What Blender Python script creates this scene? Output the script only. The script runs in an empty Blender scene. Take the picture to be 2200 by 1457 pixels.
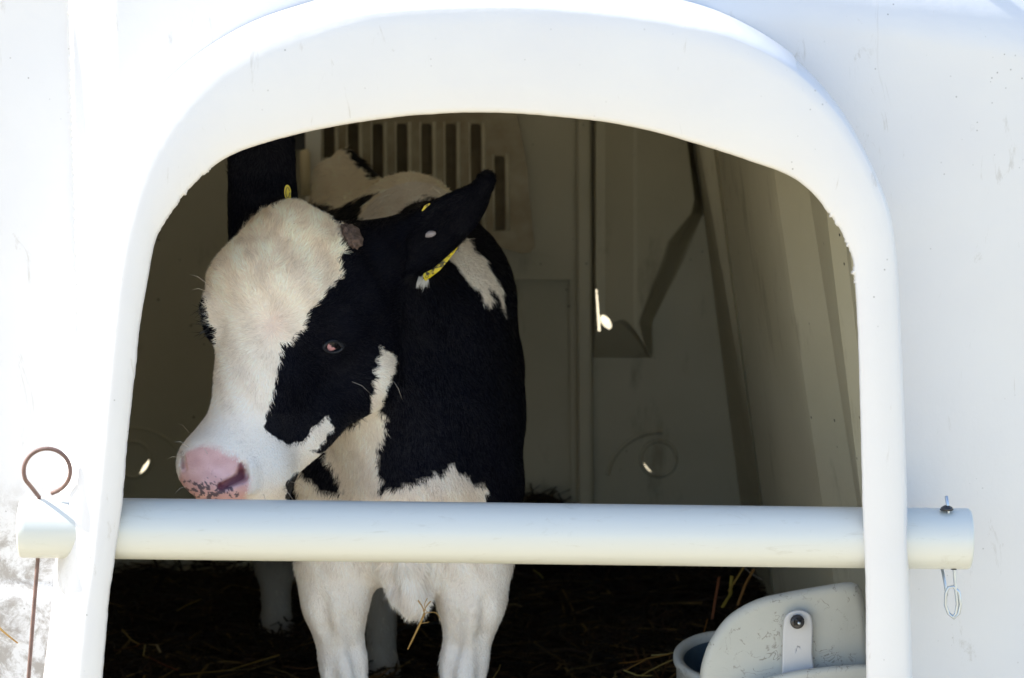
import bpy, bmesh, math, random
import numpy as np
from mathutils import Vector, Matrix
from mathutils.bvhtree import BVHTree
random.seed(5); RNG = np.random.default_rng(5)
scene = bpy.context.scene
COL = scene.collection

# ------------------------------------------------------------------ camera
CAM = np.array((0.0, -2.95, 1.28)); PITCH = math.radians(10.0); FPX = 6000.0
cam_d = bpy.data.cameras.new("camera"); cam = bpy.data.objects.new("camera", cam_d); COL.objects.link(cam)
cam.location = CAM; cam.rotation_euler = (math.pi/2 - PITCH, 0, 0)
cam_d.sensor_width = 36; cam_d.lens = 36*FPX/2200; cam_d.clip_start = .05; cam_d.clip_end = 500
cam_d.dof.use_dof = True; cam_d.dof.focus_distance = 3.16; cam_d.dof.aperture_fstop = 9
scene.camera = cam
# ------------------------------------------------------------------ light
SUN = Vector((-.76, .105, .65)).normalized()
world = bpy.data.worlds.new("World"); scene.world = world; world.use_nodes = True
wn = world.node_tree.nodes; wl = world.node_tree.links
sky = wn.new('ShaderNodeTexSky'); sky.sky_type = 'NISHITA'; sky.sun_disc = False
sky.sun_elevation = math.asin(SUN.z); sky.sun_rotation = math.atan2(SUN.x, SUN.y)
wl.new(sky.outputs[0], wn['Background'].inputs[0]); wn['Background'].inputs[1].default_value = .15
sd = bpy.data.lights.new("sun", 'SUN'); sd.energy = 4.5; sd.angle = math.radians(.5); sd.color = (1, .95, .86)
so = bpy.data.objects.new("sun", sd); COL.objects.link(so); so.rotation_euler = SUN.to_track_quat('Z', 'Y').to_euler()
scene.view_settings.view_transform = 'Standard'; scene.view_settings.look = 'None'
scene.view_settings.exposure = 1.45; scene.view_settings.gamma = 1
scene.render.engine = 'CYCLES'
scene.cycles.max_bounces = 10; scene.cycles.diffuse_bounces = 7

# ------------------------------------------------------------------ helpers
SP, CP = math.sin(PITCH), math.cos(PITCH)
FWD = np.array((0, CP, -SP)); UP = np.array((0, SP, CP))
def P(px, py, y):
    d = FWD + np.array((1, 0, 0))*(px-1100)/FPX + UP*(728.5-py)/FPX
    return CAM + d*((y-CAM[1])/d[1])
def proj(V):
    r = V - CAM; w = r@FWD
    return 1100 + FPX*r[:, 0]/w, 728.5 - FPX*(r@UP)/w
def mm(px, y):                       # length in metres of px photo pixels at depth y
    return px*(y-CAM[1])/CP/FPX
def mkobj(name, verts, faces, mat, parent=None, smooth=True, link=True):
    me = bpy.data.meshes.new(name); me.from_pydata([tuple(map(float, v)) for v in verts], [], faces)
    me.update(); o = bpy.data.objects.new(name, me); COL.objects.link(o)
    if mat: me.materials.append(mat)
    if smooth: me.polygons.foreach_set('use_smooth', [True]*len(me.polygons))
    if parent: o.parent = parent; o.matrix_parent_inverse = Matrix.Translation(-parent.location)
    return o
def from_bm(name, bm, mat, parent=None, smooth=True):
    me = bpy.data.meshes.new(name); bmesh.ops.recalc_face_normals(bm, faces=bm.faces); bm.to_mesh(me); bm.free()
    o = bpy.data.objects.new(name, me); COL.objects.link(o)
    if mat: me.materials.append(mat)
    if smooth: me.polygons.foreach_set('use_smooth', [True]*len(me.polygons))
    if parent: o.parent = parent; o.matrix_parent_inverse = Matrix.Translation(-parent.location)
    return o
def thing(name, loc, label, cat, group=None):
    o = bpy.data.objects.new(name, None); COL.objects.link(o); o.location = Vector(tuple(map(float, loc)))
    o['label'] = label; o['category'] = cat; o.empty_display_size = .05
    if group: o['group'] = group
    return o
def catmull(pts, n):
    pts = [np.array(p, float) for p in pts]; out = []
    Q = [2*pts[0]-pts[1]]+pts+[2*pts[-1]-pts[-2]]
    for i in range(1, len(Q)-2):
        for k in range(16):
            t = k/16; a, b, c, d = Q[i-1:i+3]
            out.append(.5*((2*b)+(c-a)*t+(2*a-5*b+4*c-d)*t*t+(3*b-a-3*c+d)*t**3))
    out.append(pts[-1]); out = np.array(out)
    L = np.r_[0, np.cumsum(np.linalg.norm(np.diff(out, axis=0), axis=1))]
    s = np.linspace(0, L[-1], n)
    return np.stack([np.interp(s, L, out[:, k]) for k in range(out.shape[1])], 1)
def tube(bm, pts, radii, seg=10, cap=True):
    pts = [Vector(tuple(map(float, p))) for p in pts]
    if not hasattr(radii, '__len__'): radii = [radii]*len(pts)
    rings = []; n0 = None
    for i, p in enumerate(pts):
        t = (pts[min(i+1, len(pts)-1)]-pts[max(i-1, 0)]).normalized()
        if n0 is None: n0 = t.orthogonal().normalized()
        n0 = (n0 - t*n0.dot(t)).normalized(); b = t.cross(n0)
        rings.append([bm.verts.new(p+(n0*math.cos(a)+b*math.sin(a))*radii[i]) for a in [2*math.pi*k/seg for k in range(seg)]])
    for r0, r1 in zip(rings, rings[1:]):
        for k in range(seg): bm.faces.new((r0[k], r0[(k+1) % seg], r1[(k+1) % seg], r1[k]))
    if cap: bm.faces.new(rings[0][::-1]); bm.faces.new(rings[-1])
def loft_faces(nr, nc, closed=False):
    F = []
    for i in range(nr-1):
        for j in range(nc if closed else nc-1):
            F.append((i*nc+j, i*nc+(j+1) % nc, (i+1)*nc+(j+1) % nc, (i+1)*nc+j))
    return F
def box(bm, a, b):
    v = [bm.verts.new((x, y, z)) for x in (a[0], b[0]) for y in (a[1], b[1]) for z in (a[2], b[2])]
    for f in ((0,1,3,2),(4,6,7,5),(0,4,5,1),(2,3,7,6),(0,2,6,4),(1,5,7,3)): bm.faces.new([v[i] for i in f])
def vn(x, y, z=0, s=1.0):
    from mathutils import noise
    return noise.noise((x*s, y*s, z*s))

def inpoly(x, y, poly):
    r = np.zeros(len(x), bool); n = len(poly)
    for i in range(n):
        (x0, y0), (x1, y1) = poly[i], poly[(i+1) % n]
        c = ((y0 > y) != (y1 > y)) & (x < (x1-x0)*(y-y0)/((y1-y0) if y1 != y0 else 1e-9)+x0); r ^= c
    return r
# ------------------------------------------------------------------ materials
class NT:
    def __init__(s, name):
        s.m = bpy.data.materials.new(name); s.m.use_nodes = True
        s.n = s.m.node_tree.nodes; s.l = s.m.node_tree.links; s.b = s.n['Principled BSDF']
        s.tc = s.n.new('ShaderNodeTexCoord').outputs['Object']
    def setv(s, **k):
        for a, v in k.items(): s.b.inputs[a.replace('_', ' ')].default_value = v
        return s
    def noise(s, scale, detail=4, rough=.55, vec=None, stretch=None, dist=0):
        t = s.n.new('ShaderNodeTexNoise'); t.inputs['Scale'].default_value = scale
        t.inputs['Detail'].default_value = detail; t.inputs['Roughness'].default_value = rough
        t.inputs['Distortion'].default_value = dist
        v = vec or s.tc
        if stretch:
            mp = s.n.new('ShaderNodeMapping'); mp.inputs['Scale'].default_value = stretch
            s.l.new(v, mp.inputs[0]); v = mp.outputs[0]
        s.l.new(v, t.inputs['Vector']); return t.outputs['Fac']
    def voro(s, scale, stretch=None):
        t = s.n.new('ShaderNodeTexVoronoi'); t.inputs['Scale'].default_value = scale
        v = s.tc
        if stretch:
            mp = s.n.new('ShaderNodeMapping'); mp.inputs['Scale'].default_value = stretch
            s.l.new(v, mp.inputs[0]); v = mp.outputs[0]
        s.l.new(v, t.inputs['Vector']); return t.outputs['Distance']
    def ramp(s, fac, a, b, c0=0, c1=1):
        r = s.n.new('ShaderNodeMapRange'); r.inputs[1].default_value = a; r.inputs[2].default_value = b
        r.inputs[3].default_value = c0; r.inputs[4].default_value = c1; r.clamp = True
        s.l.new(fac, r.inputs[0]); return r.outputs[0]
    def math(s, op, a, b=None):
        m = s.n.new('ShaderNodeMath'); m.operation = op
        for i, v in enumerate((a, b)):
            if v is None: continue
            if isinstance(v, (int, float)): m.inputs[i].default_value = v
            else: s.l.new(v, m.inputs[i])
        return m.outputs[0]
    def mix(s, fac, a, b):
        m = s.n.new('ShaderNodeMix'); m.data_type = 'RGBA'
        if isinstance(fac, (int, float)): m.inputs[0].default_value = fac
        else: s.l.new(fac, m.inputs[0])
        for i, v in ((6, a), (7, b)):
            if isinstance(v, tuple): m.inputs[i].default_value = (*v, 1)
            else: s.l.new(v, m.inputs[i])
        return m.outputs[2]
    def col(s, c):
        s.l.new(c, s.b.inputs['Base Color']); return s
    def bump(s, h, st=.3, d=.01):
        b = s.n.new('ShaderNodeBump'); b.inputs['Strength'].default_value = st; b.inputs['Distance'].default_value = d
        s.l.new(h, b.inputs['Height']); s.l.new(b.outputs[0], s.b.inputs['Normal']); return s
    def attr(s, name):
        a = s.n.new('ShaderNodeAttribute'); a.attribute_name = name; return a.outputs['Color']

def plastic_out():
    t = NT('weathered_white_plastic').setv(Roughness=.42)
    base = t.mix(t.ramp(t.noise(6, 5), .3, .7), (.60, .605, .63), (.635, .638, .65))
    spk = t.ramp(t.voro(75), .05, .095, 1, 0)
    gate = t.ramp(t.noise(9, 3), .52, .6)
    c = t.mix(t.math('MULTIPLY', t.math('MULTIPLY', spk, gate), .75), base, (.24, .24, .24))
    scr = t.ramp(t.noise(30, 6, .7, stretch=(1, 1, .25), dist=1.5), .63, .70)
    c = t.mix(t.math('MULTIPLY', scr, .45), c, (.38, .36, .33))
    sx = t.n.new('ShaderNodeSeparateXYZ'); t.l.new(t.tc, sx.inputs[0])
    # grime patch at the hutch's lower outer corner
    m = t.math('MULTIPLY', t.ramp(sx.outputs[0], -.535, -.475, 1, 0), t.ramp(sx.outputs[2], .49, .57, 1, 0))
    g = t.ramp(t.noise(34, 10, .8, dist=.4), .44, .56)
    c = t.mix(t.math('MULTIPLY', t.math('MULTIPLY', m, g), .65), c, (.17, .14, .11))
    t.col(c).bump(t.math('ADD', t.noise(55, 5, .6), t.math('MULTIPLY', t.noise(7, 2), 2)), .12, .004)
    tr = t.n.new('ShaderNodeBsdfTranslucent'); tr.inputs[0].default_value = (1, .84, .58, 1); mx = t.n.new('ShaderNodeMixShader'); mx.inputs[0].default_value = .036
    t.l.new(t.b.outputs[0], mx.inputs[1]); t.l.new(tr.outputs[0], mx.inputs[2]); t.l.new(mx.outputs[0], t.n['Material Output'].inputs[0]); return t.m
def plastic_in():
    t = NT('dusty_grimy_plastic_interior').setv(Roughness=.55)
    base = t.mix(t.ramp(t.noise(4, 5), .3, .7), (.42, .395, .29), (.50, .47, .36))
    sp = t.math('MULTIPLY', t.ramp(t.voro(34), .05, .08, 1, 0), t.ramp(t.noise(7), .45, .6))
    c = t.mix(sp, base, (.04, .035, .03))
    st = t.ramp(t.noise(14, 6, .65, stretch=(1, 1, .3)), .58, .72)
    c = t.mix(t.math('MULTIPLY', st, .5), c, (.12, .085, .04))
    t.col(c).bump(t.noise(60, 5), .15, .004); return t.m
def simple(name, c1, c2, sc=20, rough=.5, bump=.1, **k):
    t = NT(name).setv(Roughness=rough, **k)
    t.col(t.mix(t.ramp(t.noise(sc, 5), .3, .7), c1, c2)).bump(t.noise(sc*3, 4), bump, .003); return t.m
M_OUT, M_IN = plastic_out(), plastic_in()
M_VENT = simple('stained_vent_plastic', (.40, .35, .24), (.28, .22, .13), 30, .5)
M_BEAD = simple('worn_bead_plastic', (.62, .58, .45), (.5, .46, .33), 40, .4)
M_SLOT = simple('brown_slot_grime', (.20, .155, .085), (.11, .08, .04), 25, .7)
M_CREAM = simple('sun_lightened_cream_rod', (.85, .72, .45), (.9, .8, .55), 8, .4)  # cream lifted in colour to stand for sunlight on the rod
M_TAG = NT('yellow_tag_plastic').setv(Roughness=.35)
M_TAG.col(M_TAG.mix(M_TAG.ramp(M_TAG.noise(160, 2), .55, .62), (.58, .47, .015), (.05, .04, .01))); M_TAG = M_TAG.m
M_BLACK = simple('black_rubber', (.012, .012, .016), (.03, .03, .035), 60, .35)
M_ZINC = simple('bright_zinc_wire', (.40, .46, .54), (.50, .54, .58), 60, .38, .02, Metallic=.9)
M_RUST = simple('rusty_brown_wire', (.17, .10, .085), (.10, .06, .05), 90, .6, .3)
def pipe_mat():
    t = NT('cream_white_pvc').setv(Roughness=.28)
    c = t.mix(t.ramp(t.noise(5, 3, stretch=(.3, 1, 1)), .3, .7), (.52, .54, .52), (.56, .575, .55))
    s = t.ramp(t.noise(38, 7, .75, stretch=(.5, 1, 2.2), dist=1.2), .58, .72)
    t.col(t.mix(t.math('MULTIPLY', s, .30), c, (.30, .27, .20))).bump(t.noise(120, 3), .05, .001); return t.m
M_PIPE = pipe_mat()
def trough_mat():
    t = NT('scuffed_pale_plastic').setv(Roughness=.5)
    c = t.mix(t.ramp(t.noise(12, 5), .3, .7), (.37, .385, .37), (.42, .43, .405))
    a = t.noise(34, 3.5, .6, dist=1.2); s = t.ramp(t.math('ABSOLUTE', t.math('SUBTRACT', a, .5)), .006, .014, 1, 0)
    s = t.math('MULTIPLY', s, t.ramp(t.noise(60, 3), .48, .55)); s = t.math('MULTIPLY', s, t.ramp(t.noise(11, 2), .34, .46))
    c = t.mix(t.math('MULTIPLY', s, .6), c, (.14, .12, .10))
    d = t.ramp(t.noise(14, 8, .7), .60, .78); c = t.mix(t.math('MULTIPLY', d, .6), c, (.26, .22, .17))
    t.col(c).bump(t.noise(60, 5), .2, .003); return t.m
M_TROUGH = trough_mat()
def attr_mat(name, rough, spec, sheen=0, bump=None):
    t = NT(name).setv(Roughness=rough); t.b.inputs['Specular IOR Level'].default_value = spec
    t.b.inputs['Sheen Weight'].default_value = sheen
    t.col(t.attr('tint'))
    if bump: t.bump(t.noise(bump[0], 4, .6), bump[1], .004)
    return t.m
M_SKIN = attr_mat('calf_hide', .5, .18, 0, (420, .6))
M_FUR = attr_mat('calf_coat_hair', .65, .06)
M_STRAW = attr_mat('dirty_shade_dark_straw', .6, .3)

# ------------------------------------------------------------------ setting
def ground():
    t = NT('pale_sandy_yard').setv(Roughness=.9)
    c = t.mix(t.ramp(t.noise(1.2, 6), .3, .7), (.46, .38, .23), (.58, .49, .32))
    c = t.mix(t.ramp(t.noise(14, 6, .7), .55, .7), c, (.30, .25, .16)); t.col(c).bump(t.noise(30, 6), .5, .02)
    n = 41; vs = []; 
    for i in range(n):
        for j in range(n):
            u, v = i/(n-1)*2-1, j/(n-1)*2-1
            vs.append((np.sign(u)*abs(u)**2.2*80, np.sign(v)*abs(v)**2.2*80, .006*vn(i, j, 0, .7)))
    o = mkobj('ground', vs, loft_faces(n, n), t.m); o['kind'] = 'structure'
ground()

# ------------------------------------------------------------------ hutch
H = thing('calf_hutch', (0, .8, 0), 'white plastic calf hutch with a wide arched doorway, enclosing the calf', 'calf hutch')
inner = [(180,1950),(200,1650),(219,1457),(232,1300),(247,1190),(262,1080),(272,950),(285,840),(300,700),(317,600),(333,520),(354,478),(400,412),(450,364),(510,328),(600,299),(700,276),(800,259),(900,248),(1000,243),(1100,244),(1200,252),(1300,263),(1400,283),(1500,311),(1600,343),(1690,376),(1742,412),(1782,460),(1815,512),(1834,575),(1842,680),(1848,850),(1854,1090),(1860,1250),(1862,1457),(1868,1700),(1875,1950)]
faceo = [(95,1950),(130,1650),(160,1457),(178,1300),(193,1200),(208,1050),(222,900),(236,750),(252,600),(270,500),(298,400),(345,300),(425,195),(515,125),(620,78),(760,38),(900,24),(1100,20),(1300,36),(1450,58),(1570,84),(1700,152),(1800,250),(1872,372),(1905,480),(1920,700),(1936,1100),(1946,1457),(1955,1700),(1965,1950)]
outer = [(40,1950),(75,1650),(100,1457),(120,1300),(136,1100),(145,950),(163,800),(190,600),(208,480),(240,370),(305,240),(395,140),(515,60),(640,12),(800,-25),(1100,-40),(1300,-28),(1450,-5),(1580,40),(1705,118),(1806,228),(1880,372),(1913,480),(1929,700),(1943,1100),(1953,1457),(1961,1700),(1970,1950)]
def smooth(t): t = min(max(t, 0), 1); return t*t*(3-2*t)
def wall_y(x, z):
    px = 1100 + x/.0005; py = 728.5-(z-.76)/.0005
    y = .085 + (.22*x*x if x > 0 else .13*(math.sqrt(x*x+.04)-.2)) + .5*max(0, -x-.62)**2
    f = min(max(py/1000, -.3), 1); w = 100*(1-f)+14; xc = 178-20*f*f+ (12 if f > .2 else 12*f/.2)
    y += .028*(1-smooth((px-xc+w/2)/w))
    zs = 1.104 - .18*x*x + .20*smooth((.22-x)/.4)
    if z > zs: y += min((z-zs)**2*7, .05+(z-zs)*.75)
    # moulded step low on the wall beside the doorway
    if px < 120: y += .006*smooth((z-.42)/.03)
    return y + .0012*vn(x, z, 0, 9)
N = 1300
ci, cf, co = (catmull(c, N) for c in (inner, faceo, outer))
I0 = np.array([P(a, b, 0) for a, b in ci]); F0 = np.array([P(a, b, -.004) for a, b in cf])
O0 = np.array([P(a, b, .1) for a, b in co])
co[:, 0] -= np.where(co[:, 0] > 1700, 7, 0)
for i in range(N):
    for _ in range(4):
        y = wall_y(O0[i][0], O0[i][2]); O0[i] = P(*co[i], y)
# ragged saw-cut edge
def rough_amt(px, py):
    a = .25
    if 340 < px < 470 and py < 500: a = 1.0
    if px > 1770 and 440 < py < 620: a = 1.4
    if px < 300: a = .5
    return a
cen = P(1050, 1000, 0); IS = I0.copy()
for i in range(N):
    d = cen-I0[i]; d[1] = 0; d /= np.linalg.norm(d); u, v = ci[i]; a = rough_amt(u, v)
    I0[i] += d*(.0011*a*(vn(u, v, 0, .02)+vn(u, v, 5, .055)*.8)+.006*max(0, a-.45)*max(0, vn(u, v, 9, .11)+.9*vn(u, v, 2, .43)-.02))
rows = [I0+np.array((0, .006, 0))*1, I0+np.array((0, .0035, 0)) ]
rows[0] = I0 + (F0-I0)*.02 + np.array((0, .010, 0))
out = (F0-I0)
rows += [I0+out*.02+np.array((0, .0005, 0)), IS+out*.06+np.array((0, -.001, 0)), IS+out*.3, IS+out*.6, IS+out*.85]
for r_, k in ((4, .3), (5, .6), (6, .85)): rows[r_] = IS*(1-k)+F0*k + np.array((0, -.004*math.sin(k*math.pi), 0))
rows.append(F0.copy())
for k in range(1, 9):
    t = k/8*math.pi/2
    r = F0.copy(); r[:, [0, 2]] += (O0-F0)[:, [0, 2]]*math.sin(t); r[:, 1] += (O0-F0)[:, 1]*(1-math.cos(t)); rows.append(r)
V = np.concatenate(rows); mkobj('door_surround', V, loft_faces(len(rows), N), M_OUT, H)
# wall + roof + sides as one loft outward from the surround
def sil(i):
    t = i/(N-1)
    if t < .3: u = t/.3; return np.array((-.86+.10*u, .0+1.0*u))
    if t > .7: u = (1-t)/.3; return np.array((.74-.08*u, 0+1.0*u))
    a = math.pi*(1-(t-.3)/.4); c, s = math.cos(a), math.sin(a)
    return np.array((-.05+.71*np.sign(c)*abs(c)**.75, 1.0+.38*abs(s)**.8))
S = np.array([sil(i) for i in range(N)]); S[:, 0] = np.convolve(np.r_[[S[0, 0]]*6, S[:, 0], [S[-1, 0]]*6], np.ones(13)/13, 'valid')
S[:, 1] = np.convolve(np.r_[[S[0, 1]]*6, S[:, 1], [S[-1, 1]]*6], np.ones(13)/13, 'valid')
M = 120; rows = []
for m in range(M):
    t = m/(M-1); r = []
    for i in range(N):
        a = np.array((O0[i][0], O0[i][2])); a = a*(1-t)+S[i]*t
        yy = wall_y(a[0], a[1])
        r.append((a[0], yy, max(a[1], .0)))
    rows.append(np.array(r))
last = rows[-1].copy()
for k, yy in enumerate((.5, .7, .72, .98, 1.0, 1.02, 1.3, 1.32, 1.75)):
    r = last.copy(); sc = 1-.02*(k % 2)
    r[:, 1] = np.maximum(yy, last[:, 1]+.01*(k+1)); r[:, 0] = -.05+(r[:, 0]+.05)*sc; r[:, 2] *= sc; rows.append(r)
for sc in (.8, .3):
    r = rows[-1].copy(); c = np.array((-.05, 1.76, .0)); r[:, 0] = c[0]+(last[:, 0]-c[0])*sc; r[:, 1] = 1.78; r[:, 2] = last[:, 2]*sc; 
    if sc == .8: pass
rowsV = np.concatenate(rows); mkobj('shell', rowsV, loft_faces(len(rows), N), M_OUT, H)

# inside: side walls with moulded steps
ZB, ZT = 0.0, 1.34
def line3(a, b, y):
    A, B = P(*a, y), P(*b, y); d = (A-B)/(A[2]-B[2])
    return [B+d*(z-B[2]) + np.array((-.25*max(0, z-1.02)**1.5, 0, 0)) for z in np.linspace(ZB, ZT, 24)]
lr = [line3((1491,300),(1588,1080),1.62), line3((1498,300),(1597,850),1.25), line3((1500,300),(1598,850),1.06), line3((1505,300),(1600,850),1.05), line3((1530,300),(1603,850),1.02), line3((1537,300),(1608,850),1.03), line3((1652,370),(1758,1090),.605),
      line3((1655,371),(1761,1090),.595), line3((1664,374),(1768,1090),.575), line3((1738,410),(1842,1090),.485),
      line3((1742,415),(1846,1090),.47), line3((1772,425),(1852,1090),.32), line3((1812,480),(1882,1090),.285), line3((1820,490),(1890,1090),.24), line3((1880,490),(1950,1090),.2), line3((1990,490),(2040,1090),.19)]
mkobj('inner_side_wall', np.concatenate([np.array(l) for l in lr]), loft_faces(len(lr), 24), M_IN, H, False)
ll = [[(-.80+.18*max(0, z-.6)**1.5*2, yy, z) for z in np.linspace(ZB, ZT, 24)] for yy in (1.62, 1.0, .6, .37)]
mkobj('inner_side_wall', np.concatenate([np.array(l) for l in ll]), loft_faces(4, 24), M_IN, H)
# back wall, with real openings
YB = 1.6
def prism(name, px_pts, y0, y1, mat=None, parent=None):
    bm = bmesh.new(); n = len(px_pts)
    A = [bm.verts.new(tuple(P(a, b, y0))) for a, b in px_pts]; B = [bm.verts.new(tuple(P(a, b, y1))) for a, b in px_pts]
    bm.faces.new(A); bm.faces.new(B[::-1])
    for k in range(n): bm.faces.new((A[k], B[k], B[(k+1) % n], A[(k+1) % n]))
    return from_bm(name, bm, mat, parent, smooth=False)
def bevel(o, w, seg=3):
    bm = bmesh.new(); bm.from_mesh(o.data)
    bmesh.ops.bevel(bm, geom=[e for e in bm.edges], offset=w, segments=seg, affect='EDGES', profile=.6)
    bm.to_mesh(o.data); bm.free(); o.data.polygons.foreach_set('use_smooth', [True]*len(o.data.polygons))
    o.data.set_sharp_from_angle(angle=math.radians(35)) if hasattr(o.data, 'set_sharp_from_angle') else None
def ell(cx, cy, rx, ry, a0=0, n=20, rot=0, a1=360):
    out = []
    for k in range(n):
        a = math.radians(a0+(a1-a0)*k/n); x, y = rx*math.cos(a), ry*math.sin(a); r = math.radians(rot)
        out.append((cx+x*math.cos(r)-y*math.sin(r), cy+x*math.sin(r)+y*math.cos(r)))
    return out
bm = bmesh.new(); box(bm, (-.84, YB, 0), (.46, YB+.045, 1.33)); bw = from_bm('back_wall', bm, M_IN, H, False)
def cut(o, cutters):
    for c in cutters:
        m = o.modifiers.new('b', 'BOOLEAN'); m.operation = 'DIFFERENCE'; m.solver = 'EXACT'; m.object = c
    dg = bpy.context.evaluated_depsgraph_get(); me = bpy.data.meshes.new_from_object(o.evaluated_get(dg))
    o.modifiers.clear(); o.data = me
    for c in cutters: bpy.data.objects.remove(c)
def crescent(cx, cy, r, a0, a1, w):
    A = [(cx+r*math.cos(math.radians(a)), cy+r*math.sin(math.radians(a))) for a in np.linspace(a0, a1, 12)]
    B = [(cx+(r-w*math.sin((a-a0)/(a1-a0)*math.pi))*math.cos(math.radians(a)), cy+(r-w*math.sin((a-a0)/(a1-a0)*math.pi))*math.sin(math.radians(a))) for a in np.linspace(a1, a0, 12)[1:-1]]
    return A+B
cut(bw, [prism('c', [(1076,600),(1224,600),(1228,1190),(1072,1190)], YB-.02, YB+.030)])
cut(bw, [prism('c', crescent(287,987,37,-10,78,11), YB-.05, YB+.09), prism('c', crescent(1415,985,38,95,185,7), YB-.05, YB+.09),
         prism('c', ell(1412,1051,9,8), YB-.05, YB+.012), prism('c', ell(278,1050,11,10), YB-.05, YB+.012)])
# moulded rings on the back wall
def arc_bead(cx, cy, r, a0, a1, w, y=YB, h=.002):
    bm = bmesh.new(); tube(bm, [P(cx+r*math.cos(math.radians(a)), cy+r*math.sin(math.radians(a)), y) for a in np.linspace(a0, a1, 30)], w, 6)
    return from_bm('moulded_ring', bm, M_IN, H)
arc_bead(1415, 985, 38, 0, 360, .0035); arc_bead(287, 987, 38, 0, 360, .0035)
arc_bead(1415, 1040, 112, 190, 275, .004); arc_bead(287, 1040, 120, 265, 340, .003)
# vertical pilaster right of the recess
for x0, x1, h in ((1238, 1270, .045),):
    o = prism('pilaster', [(x0, 180), (x1, 180), (x1+6, 1200), (x0+4, 1200)], YB-h, YB+.004, M_IN, H); bevel(o, .008, 3)
# spout bulge
def bulge_h(x, y):
    xr = np.interp(y, [150, 300, 460, 560, 690, 700, 900], [1478, 1488, 1512, 1470, 1404, 1402, 1402])
    ramp_r = np.interp(y, [150, 430, 520, 680, 760], [10, 16, 55, 34, 12])
    dl, dr, db = x-1274, xr-x, 769-y
    if dl < 0 or dr < 0 or db < 0: return -.004
    face = np.interp(x, [1274, 1300, 1362, 1368, 1500], [.085, .088, .118, .118, .088])
    e = math.sin(min(1, dl/7)*math.pi/2); g = min(1, dr/ramp_r); g = g*g*(3-2*g)
    hh = face*min(e, g)
    u = (x-1318)/80; arc = 683+90*max(0, u)**1.8+26*max(0, -u*1.7)**2          # scooped foot of the moulding
    if y > arc-6:
        q = min(1, (y-arc+6)/12); lo_ = .004+.11*max(0, (769-y)/90); hh = min(hh, hh*(1-q)+lo_*q)
    return hh*min(1, db/4)
nx, ny = 200, 330; vs = []; fs = []
gx, gy = np.linspace(1264, 1520, nx), np.linspace(150, 776, ny)
for j in range(ny):
    for i in range(nx): vs.append(P(gx[i], gy[j], YB-bulge_h(gx[i], gy[j])))
el = ell(1302, 692, 9, 17, rot=-35, n=24); sl_ = [(1279.5,622),(1283,622),(1291,712),(1285,712)]
for j in range(ny-1):
    X_ = (gx[:-1]+gx[1:])/2; Y_ = np.full(nx-1, (gy[j]+gy[j+1])/2); hole = np.zeros(nx-1, bool)
    if 600 < Y_[0] < 730: hole = inpoly(X_, Y_, el) | inpoly(X_, Y_, sl_)
    fs += [(j*nx+i, j*nx+i+1, (j+1)*nx+i+1, (j+1)*nx+i) for i in range(nx-1) if not hole[i]]
bul = mkobj('spout_moulding', vs, fs, M_IN, H)
cut2 = prism('c', ell(1302, 692, 14, 22, rot=-35, n=16), 1.3, 1.9); 
# through openings letting daylight in by the spout
cut3 = prism('c', [(1280,622),(1283,622),(1290,712),(1285,712)], 1.3, 1.9)
cut(bw, [cut2, cut3])
# vent door: plate with slots, beads, stained slot bottoms
bm = bmesh.new()
vent = prism('vent_door', [(676,190),(1080,190),(1112,252),(1128,330),(1146,500),(1150,530),(1140,543),(1118,545),(1040,520),(960,500),(676,500)], YB-.045, YB-.028, M_VENT, H)
slots = [(x, 266, 520) for x in (706, 758, 811, 863, 916, 968, 1022)]+[(1073, 335, 495)]
cut(vent, [prism('c', [(x-11, t+5), (x-7, t), (x+7, t), (x+11, t+5), (x+12, b), (x-10, b)], YB-.08, YB-.02) for x, t, b in slots])
prism('slot_backing', [(680,200),(1090,200),(1118,500),(680,500)], YB-.024, YB-.020, M_SLOT, vent)
for x, t, b in slots:
    for dx, r in ((-13, .0016), (17, .0030)):
        bm = bmesh.new(); tube(bm, [P(x+dx, t-4, YB-.046), P(x+dx+2, b, YB-.046)], r, 6); from_bm('bead', bm, M_BEAD, vent)
prism('hinge_strip', [(656,200),(690,200),(690,520),(656,520)], YB-.07, YB-.02, simple('sun_paled_plastic_strip', (.80, .78, .70), (.84, .82, .74), 8, .4), H)  # strip coloured paler in place of sun coming through the gap
bm = bmesh.new(); tube(bm, [P(653, 322, YB-.10), P(655, 330, YB-.10), P(657, 420, YB-.10)], [.006, .0085, .0085], 12); from_bm('latch_rod', bm, M_CREAM, H)
prism('painted_gap_darkness', [(615,180),(655,180),(655,322),(615,322)], YB-.012, YB-.004, M_BLACK, H)  # solid black plate painting the dark of an opening
# ------------------------------------------------------------------ bar and its pins
yb = .040
A, B = P(46, 1133, yb), P(2083, 1158, yb); R = mm(66.5, yb); ax = Vector(tuple(B-A)).normalized()
Bt = thing('gate_bar', (A+B)/2, 'cream white plastic pipe laid across the doorway as a bar', 'bar')
bm = bmesh.new(); ring = []
up = Vector((0, 0, 1)); up = (up-ax*up.dot(ax)).normalized(); sd_ = ax.cross(up); L = (Vector(tuple(B))-Vector(tuple(A))).length
prof = [(0, R*.86), (0, R*.97), (.002, R)]+[(.01+(L-.02)*k/30, R) for k in range(31)]+[(L-.006, R), (L-.003, R), (L-.0012, R*.985), (L, R*.96), (L, R*.9), (L, R*.88), (L-.001, R*.86), (L-.3, R*.84)]
prof = [(.3, R*.84)]+prof
for l, r in prof:
    ring.append([bm.verts.new(Vector(tuple(A))+ax*l+(up*math.cos(a)+sd_*math.sin(a))*r) for a in [2*math.pi*k/64 for k in range(64)]])
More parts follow.
